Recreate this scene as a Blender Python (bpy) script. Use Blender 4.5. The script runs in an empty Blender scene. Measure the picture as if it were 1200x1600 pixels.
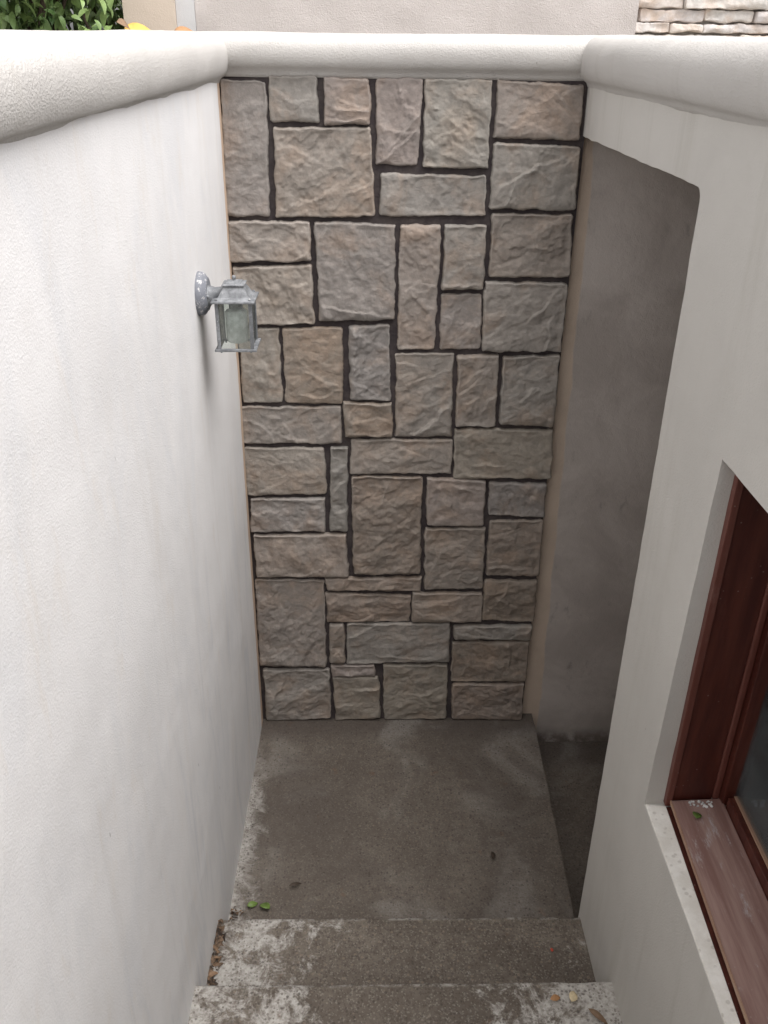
import bpy, bmesh, math, random
from mathutils import Vector, Matrix, noise
R = math.radians
random.seed(7)
sc = bpy.context.scene
C = sc.collection
# ---------------------------------------------------------------- camera
cam_d = bpy.data.cameras.new('camera'); cam = bpy.data.objects.new('camera', cam_d); C.objects.link(cam)
_r = Vector((0.99980831, -0.01691589, 0.00985842)); _u = Vector((-0.00080352, 0.46764588, 0.88391554)); _d = Vector((0.01956247, 0.88375403, -0.46754264))
m = Matrix((( _r.x, _u.x, -_d.x, 0.44065), (_r.y, _u.y, -_d.y, -2.96893), (_r.z, _u.z, -_d.z, 2.57691), (0, 0, 0, 1)))
cam.matrix_world = m
cam_d.sensor_fit = 'VERTICAL'; cam_d.sensor_height = 36.0; cam_d.lens = 36.0 * 1401.87 / 1600
cam_d.clip_start = 0.02; cam_d.clip_end = 500
sc.camera = cam
# ---------------------------------------------------------------- sky, sun, exposure
SUN_EL, SUN_AZ = 62, 215          # overcast: one very soft sun high behind the camera and to the right
w = bpy.data.worlds.new("World"); sc.world = w; w.use_nodes = True
nt = w.node_tree; nt.nodes.clear()
sky = nt.nodes.new('ShaderNodeTexSky'); sky.sky_type = 'NISHITA'; sky.sun_disc = False
sky.sun_elevation = R(SUN_EL); sky.air_density = 1.0; sky.dust_density = 3.0
hs = nt.nodes.new('ShaderNodeHueSaturation'); hs.inputs['Saturation'].default_value = 0.05
bg = nt.nodes.new('ShaderNodeBackground'); bg.inputs['Strength'].default_value = 0.15
ow = nt.nodes.new('ShaderNodeOutputWorld')
wm = nt.nodes.new('ShaderNodeMix'); wm.data_type = 'RGBA'; wm.blend_type = 'MULTIPLY'; wm.inputs[0].default_value = 1; wm.inputs[7].default_value = (1.0, .975, .985, 1)
nt.links.new(sky.outputs[0], hs.inputs['Color']); nt.links.new(hs.outputs[0], wm.inputs[6]); nt.links.new(wm.outputs[2], bg.inputs[0]); nt.links.new(bg.outputs[0], ow.inputs[0])
sd = bpy.data.lights.new('sun', 'SUN'); sd.energy = 1.5; sd.angle = R(65); sd.color = (1.0, 0.98, 0.965)
sun = bpy.data.objects.new('sun', sd); C.objects.link(sun)
SUN_DIR = Vector((0.40, -0.26, 1.0)).normalized()      # towards the light
sun.rotation_euler = (-SUN_DIR).to_track_quat('-Z', 'Y').to_euler(); sun.location = (2, -3, 8)
sky.sun_elevation = math.asin(SUN_DIR.z); sky.sun_rotation = math.atan2(SUN_DIR.x, SUN_DIR.y)
sc.view_settings.view_transform = 'Standard'; sc.view_settings.look = 'None'; sc.view_settings.gamma = 1.0
sc.view_settings.exposure = 0.92
sc.render.engine = 'CYCLES'
sc.cycles.max_bounces = 10; sc.cycles.diffuse_bounces = 8
# ---------------------------------------------------------------- helpers
def tag(o, label=None, cat=None, group=None, kind=None):
    if label: o['label'] = label
    if cat: o['category'] = cat; kind = kind or 'thing'
    if group: o['group'] = group
    if kind: o['kind'] = kind
    return o
def empty(name, loc, label, cat, group=None):
    o = bpy.data.objects.new(name, None); C.objects.link(o); o.location = loc
    o.empty_display_size = 0.05
    return tag(o, label, cat, group)
def link(name, bm, mat, parent=None, smooth=True, origin=None, bevel=0):
    """one mesh object from a bmesh in world coordinates, origin moved to its own centre"""
    if origin is None:
        xs = [v.co for v in bm.verts]
        origin = Vector([(min(c[i] for c in xs) + max(c[i] for c in xs)) / 2 for i in range(3)])
    origin = Vector(origin)
    bmesh.ops.translate(bm, verts=bm.verts, vec=-origin)
    for e in bm.edges:
        if len(e.link_faces) == 2 and e.calc_face_angle(0) > 1.15: e.smooth = False
    me = bpy.data.meshes.new(name); bm.to_mesh(me); bm.free()
    me.materials.append(mat)
    if smooth:
        for p in me.polygons: p.use_smooth = True
    o = bpy.data.objects.new(name, me); C.objects.link(o)
    if parent:
        o.parent = parent
        pw = WORLD.get(parent.name, Vector(parent.location))
        o.location = origin - pw
    else:
        o.location = origin
    WORLD[o.name] = origin
    if bevel:
        b = o.modifiers.new('edge', 'BEVEL'); b.width = bevel; b.segments = 3; b.limit_method = 'ANGLE'; b.angle_limit = R(40)
        b.harden_normals = False
    return o
WORLD = {}
def box(bm, x0, x1, y0, y1, z0, z1):
    vs = [bm.verts.new((x, y, z)) for x in (x0, x1) for y in (y0, y1) for z in (z0, z1)]
    for f in ((0,1,3,2),(4,6,7,5),(0,4,5,1),(2,3,7,6),(0,2,6,4),(1,5,7,3)):
        bm.faces.new([vs[i] for i in f])
def bxo(name, mat, parent, x0, x1, y0, y1, z0, z1, bevel=0.0):
    bm = bmesh.new(); box(bm, x0, x1, y0, y1, z0, z1)
    bmesh.ops.recalc_face_normals(bm, faces=bm.faces)
    return link(name, bm, mat, parent, smooth=False, bevel=bevel)
def quadprism(bm, a, b, c, d, off):
    """slab: quad a,b,c,d and the same quad moved by off"""
    P = [Vector(p) for p in (a, b, c, d)]; O = Vector(off)
    v = [bm.verts.new(p) for p in P] + [bm.verts.new(p + O) for p in P]
    for f in ((0,1,2,3),(7,6,5,4),(0,4,5,1),(1,5,6,2),(2,6,7,3),(3,7,4,0)):
        bm.faces.new([v[i] for i in f])
    bmesh.ops.recalc_face_normals(bm, faces=bm.faces)
def tube(bm, pts, rads, seg=12, cap=True):
    rings = []
    pts = [Vector(p) for p in pts]
    for i, p in enumerate(pts):
        t = (pts[min(i+1, len(pts)-1)] - pts[max(i-1, 0)]).normalized()
        a = t.orthogonal().normalized() if i == 0 else (pa - t * pa.dot(t)).normalized()
        pa = a; b = t.cross(a)
        rings.append([bm.verts.new(p + (a*math.cos(k*2*math.pi/seg) + b*math.sin(k*2*math.pi/seg)) * rads[i]) for k in range(seg)])
    for i in range(len(rings)-1):
        for k in range(seg):
            bm.faces.new((rings[i][k], rings[i][(k+1) % seg], rings[i+1][(k+1) % seg], rings[i+1][k]))
    if cap:
        bm.faces.new(rings[0][::-1]); bm.faces.new(rings[-1])
# ---------------------------------------------------------------- materials
class NT:
    def __init__(s, name):
        s.m = bpy.data.materials.new(name); s.m.use_nodes = True; s.t = s.m.node_tree
        s.b = s.t.nodes['Principled BSDF']; s.geo = None
    def n(s, typ, **kw):
        x = s.t.nodes.new(typ)
        for k, v in kw.items():
            if hasattr(x, k) and not k[0].isupper(): setattr(x, k, v)
            else: x.inputs[k].default_value = v
        return x
    def l(s, a, b): s.t.links.new(a, b)
    def pos(s, sx=1, sy=1, sz=1):
        g = s.n('ShaderNodeNewGeometry'); mp = s.n('ShaderNodeMapping'); mp.inputs['Scale'].default_value = (sx, sy, sz)
        s.l(g.outputs['Position'], mp.inputs['Vector']); return mp.outputs[0]
    def obj(s, sx=1, sy=1, sz=1, rnd=0):
        g = s.n('ShaderNodeTexCoord'); mp = s.n('ShaderNodeMapping'); mp.inputs['Scale'].default_value = (sx, sy, sz)
        s.l(g.outputs['Object'], mp.inputs['Vector'])
        if rnd:
            oi = s.n('ShaderNodeObjectInfo'); mu = s.math('MULTIPLY', oi.outputs['Random'], 37.0)
            cb = s.n('ShaderNodeCombineXYZ'); s.l(mu, cb.inputs[0]); s.l(mu, cb.inputs[2])
            s.l(cb.outputs[0], mp.inputs['Location'])
        return mp.outputs[0]
    def noise(s, vec, scale, detail=4, rough=0.55, dist=0.0):
        x = s.n('ShaderNodeTexNoise'); x.inputs['Scale'].default_value = scale; x.inputs['Detail'].default_value = detail
        x.inputs['Roughness'].default_value = rough; x.inputs['Distortion'].default_value = dist
        s.l(vec, x.inputs['Vector']); return x.outputs[0]
    def vor(s, vec, scale, feature='F1'):
        x = s.n('ShaderNodeTexVoronoi'); x.feature = feature; x.inputs['Scale'].default_value = scale
        s.l(vec, x.inputs['Vector']); return x
    def ramp(s, fac, a, b, ca=0.0, cb=1.0):
        x = s.n('ShaderNodeMapRange'); x.interpolation_type = 'SMOOTHSTEP'; x.clamp = True
        x.inputs['From Min'].default_value = a; x.inputs['From Max'].default_value = b
        x.inputs['To Min'].default_value = ca; x.inputs['To Max'].default_value = cb
        s.l(fac, x.inputs['Value']); return x.outputs[0]
    def math(s, op, a, b=None, c=None):
        x = s.n('ShaderNodeMath'); x.operation = op
        for i, v in enumerate((a, b, c)):
            if v is None: continue
            if isinstance(v, (int, float)): x.inputs[i].default_value = v
            else: s.l(v, x.inputs[i])
        return x.outputs[0]
    def mix(s, fac, a, b, mode='MIX'):
        x = s.n('ShaderNodeMix'); x.data_type = 'RGBA'; x.blend_type = mode
        for sock, v in ((x.inputs[0], fac), (x.inputs[6], a), (x.inputs[7], b)):
            if isinstance(v, (int, float)): sock.default_value = v
            elif isinstance(v, tuple): sock.default_value = (*v, 1) if len(v) == 3 else v
            else: s.l(v, sock)
        return x.outputs[2]
    def xyz(s):
        g = s.n('ShaderNodeNewGeometry'); x = s.n('ShaderNodeSeparateXYZ'); s.l(g.outputs['Position'], x.inputs[0]); return x.outputs
    def bump(s, pairs):
        prev = None
        for h, d, st in pairs:
            b = s.n('ShaderNodeBump'); b.inputs['Strength'].default_value = st; b.inputs['Distance'].default_value = d
            s.l(h, b.inputs['Height'])
            if prev: s.l(prev, b.inputs['Normal'])
            prev = b.outputs[0]
        s.l(prev, s.b.inputs['Normal'])
    def out(s, col, rough=0.8, spec=0.3):
        if isinstance(col, tuple): s.b.inputs['Base Color'].default_value = (*col, 1)
        else: s.l(col, s.b.inputs['Base Color'])
        if isinstance(rough, (int, float)): s.b.inputs['Roughness'].default_value = rough
        else: s.l(rough, s.b.inputs['Roughness'])
        s.b.inputs['Specular IOR Level'].default_value = spec
        return s.m
def plain(name, col, rough=0.6, metal=0.0, spec=0.4):
    t = NT(name); t.b.inputs['Metallic'].default_value = metal
    n = t.noise(t.obj(), 60, 3); c = t.mix(t.ramp(n, .35, .65), tuple(x*.8 for x in col), tuple(min(1, x*1.12) for x in col))
    return t.out(c, rough, spec)
def stucco(name, base, stain, streak=0.35, grain=1.0, blue=None, edge=False):
    t = NT(name); P = t.pos()
    big = t.noise(P, 2.2, 5, .6, .4); mid = t.noise(P, 11, 4, .6)
    st = t.noise(t.pos(7, 7, .55), 1.6, 5, .62, .3)
    c = t.mix(t.ramp(big, .35, .7), base, tuple(b*.93 for b in base))
    c = t.mix(t.math('MULTIPLY', t.ramp(st, .5, .78), streak), c, stain)
    c = t.mix(t.math('MULTIPLY', t.ramp(mid, .55, .8), .12), c, stain)
    if blue:
        z = t.xyz()[2]
        low = t.ramp(z, 1.9, .5); st2 = t.noise(t.pos(5, 5, .8), 2.3, 6, .7, .8)
        c = t.mix(t.math('MULTIPLY', t.math('MULTIPLY', t.ramp(st2, .5, .72), low), .60), c, blue)
        st3 = t.noise(t.pos(1, 2.2, 1), 1.7, 6, .66, .7); st4 = t.noise(t.pos(1, 3.5, 1.2), 2.9, 6, .7, .5)
        c = t.mix(t.math('MULTIPLY', t.ramp(st3, .5, .66), .45), c, (.70, .705, .715))
        c = t.mix(t.math('MULTIPLY', t.ramp(st4, .54, .70), .45), c, (.74, .70, .65))
    if edge:      # bare beige line left along the corner with the stones
        yy = t.math('ADD', t.xyz()[1], t.math('MULTIPLY', t.math('SUBTRACT', t.noise(P, 9, 3), .5), .03))
        c = t.mix(t.ramp(yy, -.040, -.030), c, (.62, .47, .35))
    v = t.vor(t.pos(23, 23, 7), 1).outputs['Distance']; sp = t.noise(P, 6, 2)
    dots = t.math('MULTIPLY', t.ramp(v, .05, .03), t.ramp(sp, .62, .66))
    c = t.mix(t.math('MULTIPLY', dots, .6), c, (.12, .10, .08))
    t.bump([(t.noise(P, 3.2, 3, .5), .02, .35), (t.noise(P, 13, 3, .5), .006, .3*grain), (t.vor(P, 210).outputs['Distance'], .0012, .42*grain), (t.noise(P, 330, 3, .7), .0014, .8*grain)])
    return t.out(c, .92, .2)
M = {}
M['white'] = stucco('white_stucco', (.81, .80, .79), (.67, .64, .60), .35, .75, (.60, .615, .64), True)
M['grey'] = stucco('grey_stucco', (.61, .59, .55), (.47, .45, .40), .55, .9)
M['coping'] = stucco('coping_stucco', (.57, .55, .52), (.43, .405, .36), .25, 1.7)
M['backwall'] = stucco('pinkish_stucco', (.62, .575, .545), (.50, .45, .42), .3, 2.6)
M['tan'] = stucco('tan_stucco', (.62, .53, .44), (.52, .44, .36), .2, 1.0)
M['pale'] = stucco('pale_grey_stucco', (.60, .60, .60), (.5, .49, .48), .2, 1.0)
# passage wall: a beige painted strip along the corner, grey brown render beyond it
t = NT('passage_stucco'); P = t.pos(); X = t.xyz()
edge = t.math('ADD', X[0], t.math('MULTIPLY', t.math('SUBTRACT', t.noise(t.pos(1, 1, 1), 5, 4), .5), .030))
edge = t.math('ADD', edge, t.math('MULTIPLY', X[2], .014))
k = t.ramp(edge, 1.182, 1.190)
g1 = t.mix(t.ramp(t.noise(P, 3.5, 5, .65, .5), .35, .68), (.56, .51, .47), (.44, .395, .36))
g1 = t.mix(t.math('MULTIPLY', t.ramp(t.noise(t.pos(1, 1, .5), 14, 5, .7), .6, .75), .45), g1, (.17, .15, .135))
g0 = t.mix(t.ramp(t.noise(P, 9, 4), .3, .7), (.62, .51, .41), (.55, .45, .36))
c = t.mix(k, g0, g1)
c = t.mix(t.math('MULTIPLY', t.ramp(X[2], -.06, -.15), t.ramp(t.noise(P, 16, 6, .7), .3, .6)), c, (.20, .17, .15))
t.bump([(t.noise(P, 4, 3), .02, .4), (t.noise(P, 25, 4, .6), .006, .5), (t.noise(P, 180, 4, .7), .0022, .8), (k, .002, .25)])
M['passage'] = t.out(c, .9, .2)
# veneer stone: object colour, mottled
t = NT('facing_stone'); P = t.obj(rnd=1)
oi = t.n('ShaderNodeObjectInfo'); base = oi.outputs['Color']
n1 = t.noise(P, 6, 5, .6, .6); n2 = t.noise(P, 8, 4, .6, 1.2); n3 = t.noise(P, 45, 5, .7); n4 = t.noise(P, 3.2, 3, .5, .4)
c = t.mix(t.ramp(n1, .44, .68), base, t.mix(.42, base, (.38, .275, .20)))
c = t.mix(t.math('MULTIPLY', t.ramp(n2, .48, .66), .5), c, t.mix(.4, base, (.245, .240, .222)))
c = t.mix(t.math('MULTIPLY', t.ramp(n4, .60, .74), .35), c, (.33, .245, .17))
c = t.mix(.6, c, t.mix(t.ramp(n3, .3, .72), (.74, .74, .74), (1.2, 1.19, 1.17)), 'MULTIPLY')
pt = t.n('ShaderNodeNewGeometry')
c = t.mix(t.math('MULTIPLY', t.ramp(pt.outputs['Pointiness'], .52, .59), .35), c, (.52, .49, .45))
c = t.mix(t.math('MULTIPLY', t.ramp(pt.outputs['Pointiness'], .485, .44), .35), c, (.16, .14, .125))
rd = t.n('ShaderNodeTexNoise'); rd.noise_type = 'RIDGED_MULTIFRACTAL'; rd.inputs['Scale'].default_value = 9; rd.inputs['Detail'].default_value = 6; rd.inputs['Roughness'].default_value = .55; rd.inputs['Distortion'].default_value = .9
t.l(t.obj(1, 1, 1.7, rnd=1), rd.inputs['Vector'])
t.bump([(rd.outputs[0], .006, .38), (t.noise(t.obj(1, 1, 1.6, rnd=1), 20, 8, .66, .7), .008, .6), (t.noise(P, 150, 4, .7), .0020, .9)])
M['stone'] = t.out(c, .85, .25)
t = NT('dark_mortar'); P = t.pos()
c = t.mix(t.ramp(t.noise(P, 18, 5, .7), .35, .7), (.055, .046, .048), (.095, .080, .076))
t.bump([(t.noise(P, 90, 5, .75), .004, .9)]); M['mortar'] = t.out(c, .95, .2)
M['core'] = plain('pale_joint', (.42, .39, .36), .95)
# pale ledgestone
t = NT('pale_ledgestone'); P = t.obj(rnd=1); oi = t.n('ShaderNodeObjectInfo')
c = t.mix(t.ramp(t.noise(P, 9, 5, .6, .8), .4, .68), oi.outputs['Color'], (.60, .50, .42))
c = t.mix(.35, c, t.mix(t.ramp(t.noise(P, 60, 4, .7), .3, .7), (.75, .75, .75), (1.2, 1.2, 1.2)), 'MULTIPLY')
t.bump([(t.noise(P, 35, 6, .7, .6), .008, .8)])
M['ledge'] = t.out(c, .85, .25)
# concrete floor and treads: dark damp, exposed aggregate, pale lime where it is dry
def concrete(name, lime):
    t = NT(name); P = t.pos(); X = t.xyz()
    big = t.noise(P, 3.0, 5, .6, .5); fine = t.noise(P, 26, 5, .7)
    c = t.mix(t.ramp(big, .36, .66), (.118, .098, .079), (.180, .153, .125))
    c = t.mix(t.math('MULTIPLY', t.ramp(fine, .35, .7), .7), c, (.090, .072, .057))
    v = t.vor(P, 240); v2 = t.vor(P, 75)
    sc1 = t.n('ShaderNodeSeparateColor'); t.l(v.outputs['Color'], sc1.inputs[0])
    c = t.mix(t.math('MULTIPLY', t.ramp(sc1.outputs[0], .76, .95), .45), c, (.27, .25, .215))
    c = t.mix(t.math('MULTIPLY', t.ramp(sc1.outputs[1], .70, .95), .5), c, (.055, .045, .038))
    sc2 = t.n('ShaderNodeSeparateColor'); t.l(v2.outputs['Color'], sc2.inputs[0])
    c = t.mix(t.math('MULTIPLY', t.math('MULTIPLY', t.ramp(sc2.outputs[2], .85, .9), t.ramp(v2.outputs['Distance'], .4, .3)), .4), c, (.25, .20, .155))
    if lime is lime_floor:
        c = t.mix(.35, c, (.135, .114, .095))
        c = t.mix(t.math('MULTIPLY', t.ramp(t.noise(t.pos(1, .8, 1), 1.7, 4, .6, .8), .46, .62), .40), c, (.085, .070, .060))
    rust = t.ramp(t.noise(P, 12, 3), .66, .74)
    c = t.mix(t.math('MULTIPLY', rust, .35), c, (.16, .085, .045))
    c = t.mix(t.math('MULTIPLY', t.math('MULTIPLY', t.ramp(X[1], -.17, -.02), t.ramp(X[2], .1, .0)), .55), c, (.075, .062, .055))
    lm = lime(t, P, X)
    lc = t.mix(t.ramp(t.noise(P, 70, 4, .7), .35, .65), (.55, .53, .49), (.36, .34, .31))
    v4 = t.vor(P, 120); sc4 = t.n('ShaderNodeSeparateColor'); t.l(v4.outputs['Color'], sc4.inputs[0])
    peb = t.math('MULTIPLY', t.ramp(v4.outputs['Distance'], .46, .34), t.ramp(sc4.outputs[0], .58, .64))
    lc = t.mix(t.math('MULTIPLY', peb, .75), lc, t.mix(sc4.outputs[1], (.11, .095, .08), (.26, .235, .21)))
    c = t.mix(lm, c, lc)
    pit = t.vor(P, 95); sc3 = t.n('ShaderNodeSeparateColor'); t.l(pit.outputs['Color'], sc3.inputs[0])
    hole = t.math('MULTIPLY', t.ramp(sc3.outputs[0], .80, .84), t.ramp(pit.outputs['Distance'], .42, .30))
    c = t.mix(t.math('MULTIPLY', hole, .55), c, (.055, .045, .04))
    t.bump([(hole, .002, -.6), (v.outputs['Distance'], .003, -.4), (t.noise(P, 60, 5, .7), .005, .6), (big, .02, .3)])
    return t.out(c, .8, .3)
def lime_floor(t, P, X):
    n = t.noise(P, 11, 8, .76, .5)
    left = t.ramp(t.math('ADD', X[0], t.math('MULTIPLY', t.math('SUBTRACT', n, .5), .34)), .075, -.03)
    m = t.math('MULTIPLY', t.math('MULTIPLY', left, t.ramp(X[1], -.05, -.45)), .75)
    scuff = t.math('MULTIPLY', t.ramp(t.noise(P, 2.6, 4, .6, .6), .52, .7), .22)
    return t.math('MAXIMUM', m, scuff)
def lime_steps(t, P, X):
    n = t.noise(P, 13, 8, .78, .5); n2 = t.noise(P, 5, 4, .65, .6)
    left = t.ramp(X[0], .55, .0); right = t.ramp(X[0], .60, 1.05)
    upper = t.ramp(X[2], .20, .31)
    k = t.math('ADD', t.math('MULTIPLY', left, .17), t.math('MULTIPLY', t.math('MULTIPLY', right, upper), .20))
    k = t.math('ADD', k, t.math('MULTIPLY', upper, .035))
    k = t.math('ADD', k, t.math('ADD', t.math('MULTIPLY', n, .75), t.math('MULTIPLY', n2, .55)))
    m = t.math('MULTIPLY', t.ramp(k, .76, .88), .84)
    # pale worn nosing on every tread
    f = t.math('FRACT', t.math('DIVIDE', t.math('ADD', X[1], 1.0914+32.7+.002), .327))
    nose = t.math('MULTIPLY', t.ramp(f, .955, .985), t.ramp(t.noise(P, 22, 4, .7), .42, .6))
    return t.math('MAXIMUM', m, t.math('MULTIPLY', nose, .55))
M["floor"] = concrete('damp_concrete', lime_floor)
M['steps'] = concrete('step_concrete', lime_steps)
# wood
def wood(name, a, b, scr, along='y', rough=.45, scratch=.5):
    t = NT(name); s3 = (30, 2, 30) if along == 'y' else (30, 30, 2)
    P = t.pos(*s3); Q = t.pos()
    c = t.mix(t.ramp(t.noise(P, 1.2, 5, .65), .35, .68), a, b)
    c = t.mix(t.math('MULTIPLY', t.ramp(t.noise(t.pos(14, 4, 14) if along == 'y' else t.pos(14, 14, 4), 2, 6, .75), .55, .72), scratch), c, scr)
    sp = t.vor(Q, 60).outputs['Distance']
    c = t.mix(t.math('MULTIPLY', t.math('MULTIPLY', t.ramp(sp, .13, .08), t.ramp(t.noise(Q, 9, 2), .56, .62)), .35), c, (.4, .34, .31))
    t.bump([(t.noise(P, 1.5, 5, .6), .0015, .5)])
    return t.out(c, rough, .5)
M['wood'] = wood('mahogany_wood', (.060, .014, .010), (.105, .028, .018), (.16, .06, .045), 'z', .38, .25)
M['wood_light'] = wood('mahogany_edge_wood', (.13, .040, .028), (.17, .06, .045), (.25, .14, .12), 'z', .5, .4)
M['sillwood'] = wood('weathered_sill_wood', (.23, .125, .105), (.36, .235, .20), (.50, .46, .45), 'y', .7, .95)
M['arris'] = wood('worn_edge_wood', (.42, .27, .18), (.30, .16, .11), (.5, .38, .3), 'y', .6, .5)
t = NT('window_glass'); tr = t.n('ShaderNodeBsdfTransparent'); gl = t.n('ShaderNodeBsdfGlossy'); gl.inputs['Roughness'].default_value = .03
fr = t.n('ShaderNodeFresnel'); fr.inputs['IOR'].default_value = 1.5; mx = t.n('ShaderNodeMixShader')
tr.inputs[0].default_value = (.72, .76, .75, 1)
t.l(fr.outputs[0], mx.inputs[0]); t.l(tr.outputs[0], mx.inputs[1]); t.l(gl.outputs[0], mx.inputs[2])
df = t.n('ShaderNodeBsdfDiffuse'); df.inputs[0].default_value = (.46, .50, .52, 1); m2 = t.n('ShaderNodeMixShader')
t.l(t.ramp(t.noise(t.pos(), 5, 6, .7, .8), .35, .75, .05, .16), m2.inputs[0]); t.l(mx.outputs[0], m2.inputs[1]); t.l(df.outputs[0], m2.inputs[2])
t.l(m2.outputs[0], t.t.nodes['Material Output'].inputs['Surface']); M['glass'] = t.m
t = NT('dusty_lamp_glass'); tr = t.n('ShaderNodeBsdfTransparent'); tr.inputs[0].default_value = (.93, .96, .94, 1)
gl = t.n('ShaderNodeBsdfGlossy'); gl.inputs['Roughness'].default_value = .12; df = t.n('ShaderNodeBsdfDiffuse'); df.inputs[0].default_value = (.72, .74, .71, 1)
fr = t.n('ShaderNodeFresnel'); fr.inputs['IOR'].default_value = 1.5; mx = t.n('ShaderNodeMixShader'); m2 = t.n('ShaderNodeMixShader')
t.l(fr.outputs[0], mx.inputs[0]); t.l(tr.outputs[0], mx.inputs[1]); t.l(gl.outputs[0], mx.inputs[2])
t.l(t.ramp(t.noise(t.obj(6, 6, 1.5), 6, 5, .6), .3, .75, .02, .13), m2.inputs[0]); t.l(mx.outputs[0], m2.inputs[1]); t.l(df.outputs[0], m2.inputs[2])
t.l(m2.outputs[0], t.t.nodes['Material Output'].inputs['Surface']); M['lampglass'] = t.m
# weathered pewter coloured lamp metal, splashed with wall paint
t = NT('weathered_metal'); P = t.pos()
c = t.mix(t.ramp(t.noise(P, 40, 5, .7), .38, .66), (.135, .142, .15), (.265, .275, .285))
c = t.mix(t.ramp(t.noise(P, 110, 4, .7), .63, .70), c, (.55, .55, .55))
t.bump([(t.noise(P, 90, 4), .0012, .6)]); t.b.inputs['Metallic'].default_value = .0
M['metal'] = t.out(c, .55, .5)
t = NT('painted_over_metal'); P = t.pos()
c = t.mix(t.ramp(t.noise(P, 75, 5, .75), .56, .64), (.20, .21, .235), (.62, .61, .60))
t.bump([(t.noise(P, 70, 5), .003, .5)]); M['metalpaint'] = t.out(c, .65, .4)
M['socket'] = plain('lamp_socket_grey', (.20, .22, .22), .5)
M['bulb'] = plain('frosted_bulb', (.92, .94, .91), .25)
M['soil'] = plain('garden_soil', (.06, .045, .032), .95)
M['terrace'] = plain('terrace_ground', (.26, .24, .21), .95)
M['room'] = plain('room_plaster', (.42, .42, .42), .9)
t = NT('speckled_sill_stucco'); P = t.pos(); v = t.vor(P, 62)
c = t.mix(t.ramp(t.noise(P, 14, 5, .7), .35, .7), (.84, .82, .77), (.70, .67, .61))
c = t.mix(t.math('MULTIPLY', t.ramp(v.outputs['Distance'], .34, .20), t.math('MULTIPLY', t.ramp(t.noise(P, 16, 3), .42, .56), .55)), c, (.48, .45, .40))
t.bump([(t.noise(P, 200, 3, .7), .0014, .7)]); M['outersill'] = t.out(c, .9, .2)
def leafmat(name, a, b, rough=.45):
    t = NT(name); oi = t.n('ShaderNodeObjectInfo')
    at = t.n('ShaderNodeAttribute'); at.attribute_name = 'tone'
    c = t.mix(at.outputs['Fac'], a, b)
    c = t.mix(.5, c, t.mix(t.ramp(t.noise(t.pos(), 90, 3), .3, .7), (.75, .75, .75), (1.2, 1.2, 1.2)), 'MULTIPLY')
    t.b.inputs['Subsurface Weight'].default_value = 0.0
    return t.out(c, rough, .45)
M['leaf'] = leafmat('shrub_leaf', (.06, .12, .035), (.24, .34, .12), .4)
M['green_leaf'] = leafmat('fallen_green_leaf', (.11, .18, .035), (.16, .24, .06))
M['yellow_leaf'] = leafmat('fallen_yellow_leaf', (.66, .38, .06), (.70, .46, .12))
M['brown_leaf'] = leafmat('fallen_brown_leaf', (.055, .040, .030), (.27, .17, .10), .7)
M['pale_leaf'] = leafmat('fallen_pale_leaf', (.62, .50, .30), (.66, .56, .38), .7)
M['orange_leaf'] = leafmat('fallen_orange_leaf', (.38, .19, .08), (.42, .23, .11), .7)
M['dark_leaf'] = leafmat('fallen_dark_leaf', (.05, .035, .025), (.07, .05, .035), .7)
M['red_leaf'] = leafmat('fallen_red_leaf', (.38, .05, .03), (.42, .07, .04), .7)
M['twig'] = plain('shrub_twig', (.07, .05, .035), .9)
M['litter'] = plain('leaf_litter', (.13, .085, .05), .95)
M['fleck'] = plain('paint_fleck', (.72, .72, .70), .8)
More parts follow.
